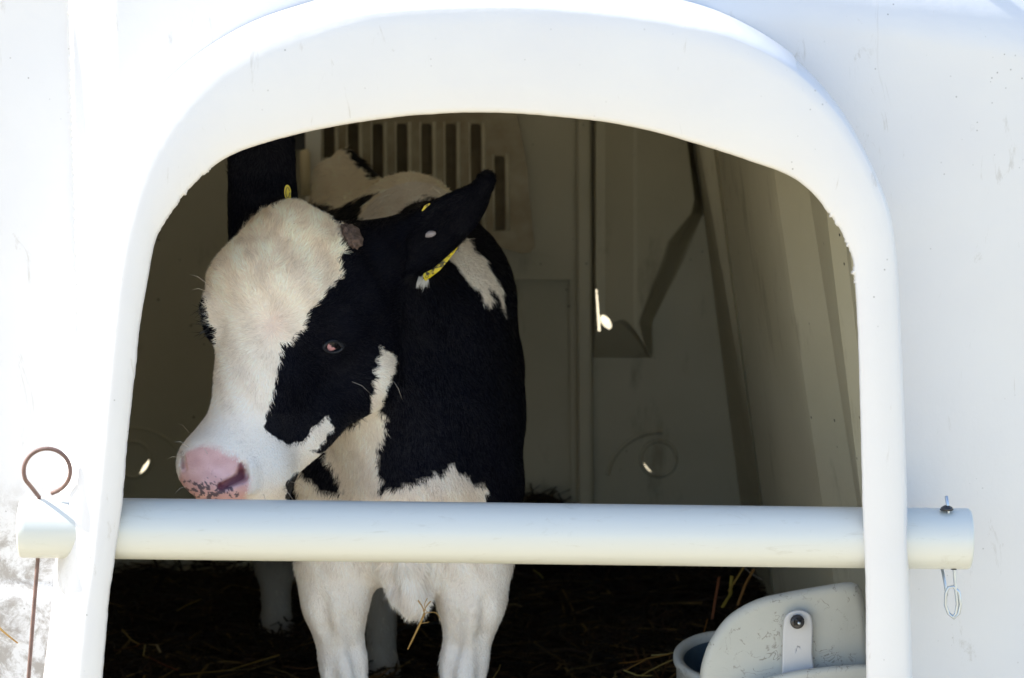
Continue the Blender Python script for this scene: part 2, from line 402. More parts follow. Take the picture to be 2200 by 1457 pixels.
for r0, r1 in zip(ring, ring[1:]):
    for k in range(64): bm.faces.new((r0[k], r0[(k+1) % 64], r1[(k+1) % 64], r1[k]))
po = from_bm('pipe', bm, M_PIPE, Bt)
# rusty wire pin through the pipe's far end
yl = yb-.004
W = thing('wire_pin', P(80, 1205, yl), 'rusty brown wire pin with a round loop, pushed down through the pipe end', 'pin')
pts = [(112,1060)]+[(101+50*math.cos(math.radians(a)), 1012+48*math.sin(math.radians(a))) for a in np.linspace(72, -205, 26)]+[(66,1045),(84,1068)]
bm = bmesh.new(); tube(bm, [P(a, b, yl-.027*min(1, max(0, (1068-b)/40))) for a, b in catmull(pts, 60)], mm(4.6, yl), 10); from_bm('loop', bm, M_RUST, W)
bm = bmesh.new(); tube(bm, [P(84, 1066, yl), P(81, 1205, yl), P(71, 1330, yl-.003), P(58, 1500, yl-.005), P(46, 1640, yl-.008)], mm(4.4, yl), 10); from_bm('rod', bm, M_RUST, W)
Z = thing('spring_clip', P(2046, 1230, yb), 'shiny zinc spring clip hanging under the pipe end', 'clip')
bm = bmesh.new(); tube(bm, [P(2033, 1066, yb-.01), P(2037, 1092, yb-.01), P(2050, 1222, yb-.012)]+[P(a, b, yb-.014) for a, b in ((2053,1262),(2057,1298),(2054,1318),(2047,1326),(2038,1318),(2031,1300),(2032,1275),(2038,1262),(2048,1260),(2060,1272),(2064,1298),(2060,1318),(2050,1328),(2038,1318))], mm(3.6, yb), 8); from_bm('wire', bm, M_ZINC, Z)
bm = bmesh.new(); tube(bm, [P(2024, 1222, yb+.01), P(2030, 1252, yb+.008), P(2034, 1280, yb+.0)], mm(3.2, yb), 8); from_bm('wire_leg', bm, M_ZINC, Z)
bm = bmesh.new(); tube(bm, [P(2034, 1095, yb-.01), P(2034, 1090, yb-.01), P(2034, 1086, yb-.01)], [mm(15, yb), mm(12, yb), mm(5, yb)], 18); from_bm('washer', bm, M_BLACK, Z)
bm = bmesh.new(); tube(bm, [P(2049, 1223, yb-.012), P(2049, 1216, yb-.012)], [mm(7, yb), mm(7, yb)], 14); from_bm('hole_rim', bm, M_BLACK, Z)

# ------------------------------------------------------------------ feeder and bucket
def inset(pts, d):
    pts = np.array(pts); n = len(pts); out = []
    for k in range(n):
        t = pts[(k+1) % n]-pts[k-1]; t /= np.linalg.norm(t)+1e-9; out.append(pts[k]+np.array((-t[1], t[0]))*d)
    return np.array(out)
def pad(name, px_pts, y, depth, r, mat, parent, bulge=0):
    c = catmull(px_pts+[px_pts[0]], 121)[:-1]
    area = sum(c[k][0]*c[(k+1) % 120][1]-c[(k+1) % 120][0]*c[k][1] for k in range(120)); sg = 1 if area > 0 else -1
    rows = []; rp = r/.00053; ctr = c.mean(0); c1 = inset(c, sg*rp)
    for _ in range(6): c1 = .25*np.roll(c1, 1, 0)+.5*c1+.25*np.roll(c1, -1, 0)
    for f in (.02, .3, .6, .8, .93):
        rows.append([P(*(ctr+(q-ctr)*f), y-bulge*(1-f*f)) for q in c1])
    for k in range(7):
        a = k/6*math.pi/2
        w1 = 1-math.sin(a); rows.append([P(*q, y+r*(1-math.cos(a))) for q in c1*w1+c*(1-w1)])
    rows.append([P(*q, y+depth) for q in c])
    V = np.concatenate([np.array(x) for x in rows]); F = loft_faces(len(rows), 120, True); F.append(tuple(range(120)))
    return mkobj(name, V, F, mat, parent)
T = thing('calf_feeder', P(1700, 1900, .25), 'pale scuffed plastic feeder with a tab and black stud, inside the doorway', 'feeder')
body = [(1496,1880),(1500,1600),(1503,1460),(1512,1410),(1530,1368),(1566,1322),(1625,1288),(1690,1272),(1770,1258),(1815,1251),(1838,1253),(1850,1266),(1858,1295),(1864,1340),(1872,1460),(1878,1600),(1878,1880),(1690,1900)]
pad('hood', body, .16, .12, .012, M_TROUGH, T, .006)
pad('lip', [(1560,1900),(1570,1560),(1590,1490),(1640,1459),(1700,1443),(1770,1433),(1840,1428),(1890,1430),(1912,1450),(1918,1520),(1920,1880)], .125, .10, .008, M_TROUGH, T, .004)
M_TAB = simple('pale_grey_plastic', (.44, .455, .49), (.49, .50, .53), 20, .4)
pad('tab', [(1680,1455),(1681,1400),(1683,1345),(1688,1324),(1700,1314),(1716,1311),(1732,1314),(1742,1324),(1746,1345),(1745,1400),(1744,1455)], .1465, .02, .002, M_TAB, T)
bm = bmesh.new(); tube(bm, [P(1713, 1336, y_) for y_ in (.147, .1405, .139, .139, .143)], [mm(15.5, .15), mm(15.5, .15), mm(13, .15), mm(8, .15), mm(7, .15)], 24); st = from_bm('rubber_stud', bm, M_BLACK, T)
bm = bmesh.new(); tube(bm, [P(1717, 1339, .143), P(1717, 1339, .138), P(1717, 1339, .137)], [mm(4, .15), mm(4, .15), mm(2, .15)], 12); s2 = from_bm('stud_pin', bm, M_ZINC, st)
bc = P(1562, 1412, .46)
K = thing('bucket', (bc[0], bc[1], .1), 'round grey plastic bucket with dark blue inside, behind the feeder', 'bucket')
tl = Matrix.Rotation(math.radians(12), 4, 'X')
def lathe(prof, seg=56):
    bm = bmesh.new(); rg = []
    for r, z in prof: rg.append([bm.verts.new(Vector(tuple(bc))+tl@Vector((r*math.cos(a), r*math.sin(a), z))) for a in [2*math.pi*k/seg for k in range(seg)]])
    for r0, r1 in zip(rg, rg[1:]):
        for k in range(seg): bm.faces.new((r0[k], r0[(k+1) % seg], r1[(k+1) % seg], r1[k]))
    return bm
from_bm('wall', lathe([(.050, -.185), (.056, -.18), (.062, -.05), (.064, -.012), (.068, -.005), (.068, .001), (.064, .004), (.057, .001), (.0555, -.006)]), M_TROUGH, K)
from_bm('lining', lathe([(.0553, -.006), (.053, -.06), (.048, -.12), (.001, -.122)]), simple('dark_blue_lining', (.05, .08, .11), (.09, .13, .16), 30, .3), K)

# ------------------------------------------------------------------ calf
prims = []      # (A, B, ra, rb, k, group)  tapered capsules ; ('E', c, R, radii, k, group, p)
def cap(a, b, ra, rb, k=.03, g='body'): prims.append(('C', P(*a), P(*b), ra, rb, k, g))
def eli(c, rad, k=.03, g='body', x=(1, 0, 0), z=None, cut=False, p=2):
    x = np.array(x, float); x /= np.linalg.norm(x)
    z = np.array((0, 0, 1.) if z is None else z, float); z -= x*(z@x); z /= np.linalg.norm(z)
    prims.append(('X' if cut else 'E', P(*c), np.stack([x, np.cross(z, x), z]), np.array(rad, float), k, g, p))
def sub(a, b, ra, rb, k=.004): prims.append(('S', P(*a), P(*b), ra, rb, k, 'head'))
# trunk
cap((905,800,.66), (830,640,.95), .135, .150, .05)
cap((830,660,.95), (800,585,1.2), .148, .128, .05)
cap((835,760,.80), (790,720,1.15), .14, .12, .05)
cap((716,388,1.28), (790,520,1.2), .034, .08, .05)
cap((955,560,.62), (880,480,.85), .055, .07, .06)
cap((985,660,.60), (1006,960,.56), .060, .055, .06)
cap((965,640,.56), (1002,900,.54), .06, .05, .05)
cap((760,760,.56), (735,1000,.52), .07, .07, .05)
cap((900,900,.52), (880,1090,.48), .125, .100, .045)
cap((880,1060,.44), (884,1180,.43), .080, .046, .035)
cap((884,1180,.41), (882,1268,.39), .036, .023, .03); cap((880,1268,.39), (890,1302,.385), .022, .0155, .015)
# neck
cap((740,600,.40), (880,700,.52), .072, .105, .05)
cap((900,700,.55), (940,620,.62), .09, .08, .05)
cap((760,760,.40), (850,880,.46), .055, .085, .04)
# fore legs
for X, o in ((716, 1), (1018, -1)):
    cap((X+12*o, 1060, .50), (X+2*o, 1190, .45), .070, .046, .04)
    cap((X+2*o, 1190, .45), (X+4*o, 1290, .44), .044, .036, .03)
    cap((X+2*o, 1290, .44), (X+20*o, 1420, .45), .034, .0235, .03)
    cap((X-40*o, 1230, .44), (X-6*o, 1420, .45), .015, .010, .015)
    cap((X+44*o, 1240, .45), (X+44*o, 1420, .455), .012, .009, .015)
    cap((X+22*o, 1420, .45), (X+26*o, 1530, .44), .024, .029, .02)
    cap((X+26*o, 1530, .44), (X+24*o, 1680, .45), .027, .019, .02)
    cap((X+24*o, 1680, .45), (X+24*o, 1730, .43), .021, .023, .02)
    cap((X+24*o, 1730, .43), (X+24*o, 1775, .405), .023, .028, .015)
# hind legs
for X, dy, o in ((600, 1.22, 1), (826, 1.0, -1)):
    cap((X+70*o if o > 0 else X-20, 830, dy-.05), (X+10, 1060, dy-.08), .10, .055, .05)
    cap((X+10, 1060, dy-.08), (X-10, 1190, dy+.02), .05, .030, .03)
    cap((X-10, 1190, dy+.02), (X-8, 1215, dy+.03), .029, .027, .02)
    cap((X-8, 1215, dy+.03), (X-6, 1350 if o > 0 else 1440, dy), .025, .021, .02)
    e = 1350 if o > 0 else 1440
    cap((X-6, e, dy), (X+2, e+45, dy-.03), .023, .027, .02)
cap((742,420,1.33), (700,700,1.36), .018, .014, .03)
cap((700,700,1.36), (690,1000,1.36), .014, .02, .03)
cap((742,348,1.30), (806,396,1.27), .021, .014, .012)
# head
cap((618,553,.262), (600,620,.245), .058, .065, .03, 'head')
cap((628,480,.275), (650,525,.29), .020, .046, .03, 'head')
cap((525,606,.235), (545,690,.225), .038, .036, .035, 'head')
cap((680,585,.285), (705,690,.275), .052, .046, .035, 'head')
cap((585,640,.235), (560,800,.212), .058, .044, .03, 'head')
cap((560,800,.212), (520,920,.188), .045, .040, .03, 'head')
cap((620,720,.29), (590,900,.235), .062, .040, .04, 'head')
cap((735,690,.34), (745,790,.33), .058, .050, .04, 'head')
cap((745,800,.33), (655,900,.27), .048, .034, .04, 'head')
cap((655,900,.27), (570,1000,.215), .036, .034, .03, 'head')
eli((497,998,.178), (.0625, .052, .046), .03, 'head', x=(1, .12, -.12))
eli((470,1005,.150), (.044, .030, .036), .02, 'head', x=(1, .25, -.1))
cap((500,1075,.19), (560,1070,.215), .034, .030, .03, 'head')
eli((560,1005,.178), (.028, .030, .034), .02, 'head')
cap((742,610,.315), (790,560,.345), .045, .032, .03, 'head')
cap((690,728,.240), (722,722,.252), .0085, .0085, .012, 'head')     # brow over the near eye
cap((690,758,.240), (716,760,.252), .004, .004, .010, 'head')
cap((462,665,.215), (466,700,.215), .016, .014, .02, 'head')        # far orbit
# ears
v = P(1045,392,.43)-P(800,572,.36)
eli((922,505,.395), (.094, .011, .0365), .02, 'ear', x=v, z=(.35, 0, 1))
eli((872,545,.385), (.068, .012, .038), .02, 'ear', x=v, z=(.35, 0, 1))
cap((1047,380,.43), (1038,398,.428), .0088, .0080, .008, 'ear'); cap((1038,400,.428), (990,455,.42), .0075, .020, .015, 'ear')
cap((790,550,.35), (850,530,.375), .036, .028, .03, 'ear')
eli((935,508,.378), (.070, .010, .024), .012, 'ear', x=v, z=(.35, 0, 1), cut=True)
eli((563,385,.335), (.0405, .010, .105), .02, 'ear', x=(1, .2, 0), z=(-.10, .12, 1), p=4)
cap((575,505,.315), (566,440,.33), .028, .020, .03, 'ear')
# nostrils and mouth corner
def prim_d(p, V):
    if p[0] in 'CS':
        _, a, b, ra, rb, k, g = p; ab = b-a; t = np.clip(((V-a)@ab)/(ab@ab), 0, 1)
        return np.linalg.norm(V-a-t[:, None]*ab, axis=1)-(ra+(rb-ra)*t)
    _, c, Rm, rad, k, g, pw = p; q = (V-c)@Rm.T/rad
    if pw == 2: n = np.linalg.norm(q, axis=1)
    else: n = ((np.abs(q[:, 0])**pw+np.abs(q[:, 1])**2+np.abs(q[:, 2])**pw)+1e-12)**(1/pw)
    g_ = q/rad
    if pw == 2: return n*(n-1)/(np.linalg.norm(g_, axis=1)+1e-6)
    return (n-1)*rad.min()*1.5
def smin(a, b, k):
    h = np.maximum(k-np.abs(a-b), 0)/k; return np.minimum(a, b)-h*h*k*.25
def F(V):
    f = np.full(len(V), .6)
    for p in prims:
        if p[0] not in 'SX': f = smin(f, prim_d(p, V), p[4] if p[0] == 'E' else p[5])
    for p in prims:
        if p[0] in 'SX': k = p[4] if p[0] == 'X' else p[5]; f = -smin(-f, prim_d(p, V), k)
    return f
def surf(px_, py_, far=.35):
    p0 = P(px_, py_, .02); p1 = P(px_, py_, far); L_ = np.linspace(0, 1, 400)[:, None]; f = F(p0+(p1-p0)*L_); k = int(np.argmax(f < 0))
    return float((p0+(p1-p0)*L_[k])[1])
cap((534,1008,surf(530,1008)+.006), (536,1045,surf(530,1045)+.006), .0075, .006, .012, 'head')
for q0, q1, ra, rb in (((523,1001), (520,1022), .0055, .0068), ((520,1022), (478,1047), .0068, .0040), ((391,988), (396,1006), .0040, .003)):
    sub((*q0, surf(*q0)), (*q1, surf(*q1)), ra, rb, .005)
GRV = []
for q in (((692,1290),(702,1360),(716,1470)), ((748,1330),(762,1400),(776,1480)), ((1046,1290),(1040,1370),(1032,1470)), ((985,1325),(974,1395),(962,1480)), ((838,1215),(842,1250),(846,1275)), ((930,1215),(926,1245),(924,1270))):
    for q0, q1 in zip(q, q[1:]): GRV.append((q0, surf(*q0, .7), q1, surf(*q1, .7)))
for q0, y0, q1, y1 in GRV: prims.append(('S', P(*q0, y0-.003), P(*q1, y1-.003), .0060, .0060, .011, 'body'))
for X in (742, 994): cap((X, 1435, surf(X, 1435, .7)+.016), (X, 1480, surf(X, 1480, .7)+.016), .018, .020, .02)
def bounds(p):
    if p[0] in 'CS': r = max(p[3], p[4]); return np.minimum(p[1], p[2])-r, np.maximum(p[1], p[2])+r
    r = p[3].max(); return p[1]-r, p[1]+r
lo = np.min([bounds(p)[0] for p in prims], 0)-.02; hi = np.max([bounds(p)[1] for p in prims], 0)+.02
h = .006; dims = np.ceil((hi-lo)/h).astype(int)+1
G = np.full(dims, .6, np.float32)
for cutp in (False, True):
    for p in prims:
        if (p[0] in 'SX') != cutp: continue
        k = p[4] if p[0] in 'EX' else p[5]; b0, b1 = bounds(p)
        i0 = np.maximum(((b0-lo-k-.02)/h).astype(int), 0); i1 = np.minimum(((b1-lo+k+.02)/h).astype(int)+1, dims)
        gx = [lo[a]+h*np.arange(i0[a], i1[a]) for a in range(3)]
        Vv = np.stack(np.meshgrid(*gx, indexing='ij'), -1).reshape(-1, 3); d = prim_d(p, Vv).reshape([i1[a]-i0[a] for a in range(3)])
        sl = tuple(slice(i0[a], i1[a]) for a in range(3)); cur = G[sl]
        G[sl] = -smin(-cur, d, k) if cutp else smin(cur, d, k)
# surface nets
def surface_nets(G):
    ins = G < 0; c = np.zeros(np.array(G.shape)-1, np.int8)
    for dx in (0, 1):
        for dy in (0, 1):
            for dz in (0, 1): c += ins[dx:dx+c.shape[0], dy:dy+c.shape[1], dz:dz+c.shape[2]]
    act = (c > 0) & (c < 8); idx = np.argwhere(act); vid = -np.ones(c.shape, np.int64); vid[act] = np.arange(len(idx))
    acc = np.zeros((len(idx), 3)); cnt = np.zeros(len(idx))
    cs = [(a, b, d) for a in (0, 1) for b in (0, 1) for d in (0, 1)]
    for i, p in enumerate(cs):
        for q in cs[i+1:]:
            if sum(abs(np.array(p)-q)) != 1: continue
            a = G[tuple((idx+p).T)]; b = G[tuple((idx+q).T)]; m = (a < 0) != (b < 0); t = np.where(m, a/(a-b+1e-20), 0)
            acc += np.where(m[:, None], np.array(p)+t[:, None]*(np.array(q)-p), 0); cnt += m
    Vv = idx+acc/cnt[:, None]; Fs = []
    for ax_ in range(3):
        u, v_ = (ax_+1) % 3, (ax_+2) % 3
        sl0 = [slice(None)]*3; sl1 = [slice(None)]*3; sl0[ax_] = slice(0, -1); sl1[ax_] = slice(1, None)
        a, b = ins[tuple(sl0)], ins[tuple(sl1)]; e = np.argwhere(a != b); e = e[(e[:, u] > 0) & (e[:, v_] > 0) & (e[:, u] < c.shape[u]) & (e[:, v_] < c.shape[v_])]
        fl = a[tuple(e.T)]; du = np.zeros(3, int); du[u] = 1; dv = np.zeros(3, int); dv[v_] = 1
        q = np.stack([vid[tuple((e-du-dv).T)], vid[tuple((e-dv).T)], vid[tuple(e.T)], vid[tuple((e-du).T)]], 1)
        q[~fl] = q[~fl][:, ::-1]; Fs.append(q)
    return Vv, np.concatenate(Fs)
Vc, Fc = surface_nets(G); Vc = lo+Vc*h
me = bpy.data.meshes.new('calf'); me.from_pydata(Vc.tolist(), [], Fc.tolist())
bm = bmesh.new(); bm.from_mesh(me)
def project(Vv, it=2):
    e = .0008
    for _ in range(it):
        f0 = F(Vv); g = np.stack([(F(Vv+np.eye(3)[a]*e)-f0)/e for a in range(3)], 1)
        st = (f0/(np.maximum((g*g).sum(1), .2)))[:, None]*g; n = np.linalg.norm(st, axis=1, keepdims=True)
        Vv = Vv-st*np.minimum(1, .003/(n+1e-9))
    return Vv
def groups(Vv):
    D = {'head': np.full(len(Vv), 9.), 'body': np.full(len(Vv), 9.), 'ear': np.full(len(Vv), 9.)}
    for p in prims:
        if p[0] in 'SX': continue
        g = p[5] if p[0] == 'E' else p[6]; D[g] = np.minimum(D[g], prim_d(p, Vv))
    return D
for rnd in range(2):
    bm.verts.ensure_lookup_table(); co_ = np.array([v.co[:] for v in bm.verts]); D = groups(co_)
    hd = (np.minimum(D['head'], D['ear']) < D['body']-.0) & (co_[:, 1] < .45)
    if rnd == 1:
        px_, py_ = proj(co_); hd &= (D['head'] < D['ear']) & (co_[:, 1] < .33)
    es = [e for e in bm.edges if hd[e.verts[0].index] and hd[e.verts[1].index]]
    bmesh.ops.subdivide_edges(bm, edges=es, cuts=1, use_grid_fill=True)
bmesh.ops.triangulate(bm, faces=[f for f in bm.faces if len(f.verts) > 4])
co_ = project(np.array([v.co[:] for v in bm.verts]), 3)
for v_, c_ in zip(bm.verts, co_): v_.co = c_
for _ in range(1): bmesh.ops.smooth_vert(bm, verts=bm.verts, factor=.3, use_axis_x=True, use_axis_y=True, use_axis_z=True)
bmesh.ops.recalc_face_normals(bm, faces=bm.faces)
bm.to_mesh(me); bm.free(); me.update()
CO = np.empty(len(me.vertices)*3); me.vertices.foreach_get('co', CO); CO = CO.reshape(-1, 3)
NO = np.empty(len(me.vertices)*3); me.vertices.foreach_get('normal', NO); NO = NO.reshape(-1, 3)
print('calf verts', len(CO))

W_BODY = [(822,736),(836,762),(852,772),(844,810),(822,870),(826,925),(806,960),(822,1030),(806,1058),(870,1046),(915,1030),(950,1015),(972,992),(990,1015),(1018,1040),(1042,1046),(1038,1080),(1090,1150),(1120,1220),(1120,2000),(480,2000),(560,1240),(632,1200),(636,1060),(640,1005),(660,1030),(700,1062),(740,1064),(722,1020),(704,990),(684,952),(720,930),(766,912),(790,870),(803,810)]
W_SH = [(960,556),(998,512),(1030,545),(1062,590),(1080,630),(1092,680),(1062,630),(1056,618),(1054,655),(1042,650),(1028,622),(1005,605),(985,578)]
W_BACK = [(560,480),(600,430),(640,300),(700,300),(735,320),(765,350),(790,384),(815,390),(812,380),(900,360),(980,400),(960,450),(905,478),(860,492),(800,482),(775,470),(785,455),(765,440),(735,446),(700,440),(650,428),(600,470)]
B_BACK = [[(735,452),(745,436),(785,418),(812,415),(792,430),(770,452)], [(852,478),(862,452),(882,438),(915,430),(940,440),(900,448),(872,465)], [(905,418),(935,428),(955,440),(930,436)]]
W_HEAD = [(622,424),(655,428),(690,450),(735,488),(722,505),(728,525),(748,540),(728,556),(735,588),(712,618),(680,655),(655,680),(650,705),(640,712),(605,742),(594,790),(584,850),(577,880),(572,905),(576,930),(598,948),(628,954),(652,945),(684,908),(704,896),(714,918),(694,945),(668,972),(700,972),(690,990),(655,1010),(616,1030),(625,1120),(340,1120),(340,940),(400,905),(450,850),(462,780),(462,720),(450,680),(438,630),(430,600),(470,540),(520,490),(565,452)]
PINK = [(392,985),(405,966),(430,958),(470,962),(502,982),(522,992),(534,1012),(532,1050),(515,1090),(400,1090),(384,1040),(386,1005)]
def coat(Vv, Nn, jit=0):
    px, py = proj(Vv); D = groups(Vv); n = len(Vv)
    if jit: px = px+RNG.normal(0, jit, n); py = py+RNG.normal(0, jit, n)
    wob = 4*np.sin(px*.11+py*.05)+3*np.sin(py*.23-px*.07); px2 = px+wob; py2 = py+3*np.sin(px*.19)
    head = (D['head'] < D['body']) & (D['head'] < D['ear']); ear = (D['ear'] <= D['head']) & (D['ear'] < D['body'])
    vd = ((CAM-Vv)*Nn).sum(1)/np.linalg.norm(CAM-Vv, axis=1)
    w = np.zeros(n, bool); body = ~head & ~ear; y = Vv[:, 1]
    w |= body & (y < .8) & inpoly(px2, py2, W_BODY)
    w |= body & (y < .75) & inpoly(px2, py2, W_SH)
    bk = body & (y > .6) & inpoly(px2, py2, W_BACK)
    for b in B_BACK: bk &= ~inpoly(px, py, b)
    w |= bk
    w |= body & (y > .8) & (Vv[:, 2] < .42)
    strip = head & (px > 795) & (py < 905) & inpoly(px2, py2, W_BODY); near_h = body & (py < 985) & (y < .36) & (D['head'] < D['body']+.02); head = head | near_h
    w |= head & inpoly(px2, py2, W_HEAD) & (vd > -.05); w |= strip
    C = np.where(w[:, None], np.array((.82, .76, .69)), np.array((.0022, .0028, .0075)))
    # pale warm undercoat tone on the forehead and chest, cooler on the lower face
    t_ = (np.clip((700-py)/170, 0, 1)*(head & w))[:, None]; C = C*(1-t_)+np.array((.86, .75, .62))*t_
    t_ = (np.clip((py-760)/130, 0, 1)*(head & w))[:, None]; C = C*(1-t_)+np.array((.89, .83, .775))*t_
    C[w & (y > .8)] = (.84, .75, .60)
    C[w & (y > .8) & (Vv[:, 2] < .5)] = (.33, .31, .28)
    low = w & body & (py > 1200) & (y < .8); C[low] = (.86, .82, .79)
    nose = head & w & inpoly(px2, py2, PINK)
    sw = np.exp(-(((px-588)/26)**2+((py-700)/26)**2)); C = np.where((head & w)[:, None], C*(1-.35*sw[:, None])+np.array((.50, .28, .25))*.35*sw[:, None], C)
    return C, w, head, ear, nose, px, py
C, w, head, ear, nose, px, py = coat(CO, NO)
# soft pink nose leather, nostril and dark speckles
def soften(mask, it):
    m = mask.astype(float); ed = np.empty(len(me.edges)*2, int); me.edges.foreach_get('vertices', ed); ed = ed.reshape(-1, 2)
    for _ in range(it):
        s = np.zeros(len(m)); c = np.zeros(len(m)); np.add.at(s, ed[:, 0], m[ed[:, 1]]); np.add.at(s, ed[:, 1], m[ed[:, 0]]); np.add.at(c, ed.ravel(), 1); m = .3*m+.7*s/np.maximum(c, 1)
    return m
nm = soften(nose & head, 22)[:, None]; nm = np.clip(nm*1.15+.25*np.array([vn(a, b, 2, .05) for a, b in zip(px, py)])[:, None]*(nm > .02)*(nm < .98), 0, 1)
C = C*(1-nm)+np.array((.74, .45, .44))*nm
mid = nm[:, 0]*np.exp(-(((px-470)/45)**2+((py-1025)/26)**2)); C = C*(1-.5*mid[:, None])+np.array((.74, .50, .58))*.5*mid[:, None]
sp = np.array([vn(a, b, 3, .13)+.6*vn(a, b, 9, .3) for a, b in zip(px[head], py[head])]); spk = np.zeros(len(px)); spk[head] = sp
mot = np.array([vn(a, b, 7, .045) for a, b in zip(px, py)]); C = C*(1+.22*mot[:, None]*nm*np.array((.6, 1, 1)))
zone = np.exp(-(((px-448)/58)**2+((py-1054)/22)**2)); ds = np.clip((spk*zone*1.0-.075)/.05, 0, 1)*nm[:, 0]
C = C*(1-.85*ds[:, None])+np.array((.05, .05, .08))*.85*ds[:, None]
def seg_d(x, y, a, b):
    ab = np.array(b, float)-a; t = np.clip(((x-a[0])*ab[0]+(y-a[1])*ab[1])/(ab@ab), 0, 1); return np.hypot(x-a[0]-t*ab[0], y-a[1]-t*ab[1])
nd = np.minimum(seg_d(px, py, (521, 1002), (518, 1024)), seg_d(px, py, (518, 1024), (476, 1045)))
nf = (np.clip((13-nd)/7, 0, 1)*head*nm[:, 0])[:, None]; C = C*(1-.9*nf)+np.array((.13, .03, .055))*.9*nf
nd2 = seg_d(px, py, (391, 972), (393, 1004)); nf = (np.clip((6-nd2)/4, 0, 1)*head)[:, None]; C = C*(1-.6*nf)+np.array((.2, .08, .07))*.6*nf
def set_tint(me_, C_):
    a = me_.attributes.new('tint', 'FLOAT_COLOR', 'POINT'); a.data.foreach_set('color', np.c_[C_, np.ones(len(C_))].astype(np.float32).ravel())
CALF_LOC = Vector((float(P(800, 1500, .8)[0]), .8, .1))
CALF = thing('calf', CALF_LOC, 'black and white calf with a white blaze and pink nose, standing in the hutch doorway', 'calf')
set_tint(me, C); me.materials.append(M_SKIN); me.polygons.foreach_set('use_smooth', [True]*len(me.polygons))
cb = bpy.data.objects.new('body', me); COL.objects.link(cb); cb.parent = CALF; cb.matrix_parent_inverse = Matrix.Translation(-CALF_LOC)
bvh = BVHTree.FromPolygons([tuple(c) for c in CO], [tuple(p.vertices) for p in me.polygons])
def hit(px_, py_, y0=-.5):
    p0 = Vector(tuple(P(px_, py_, y0))); d = (p0-Vector(tuple(CAM))).normalized(); r = bvh.ray_cast(p0, d)
    return (r[0], r[1]) if r[0] is not None else (Vector(tuple(P(px_, py_, .3))), Vector((0, -1, 0)))
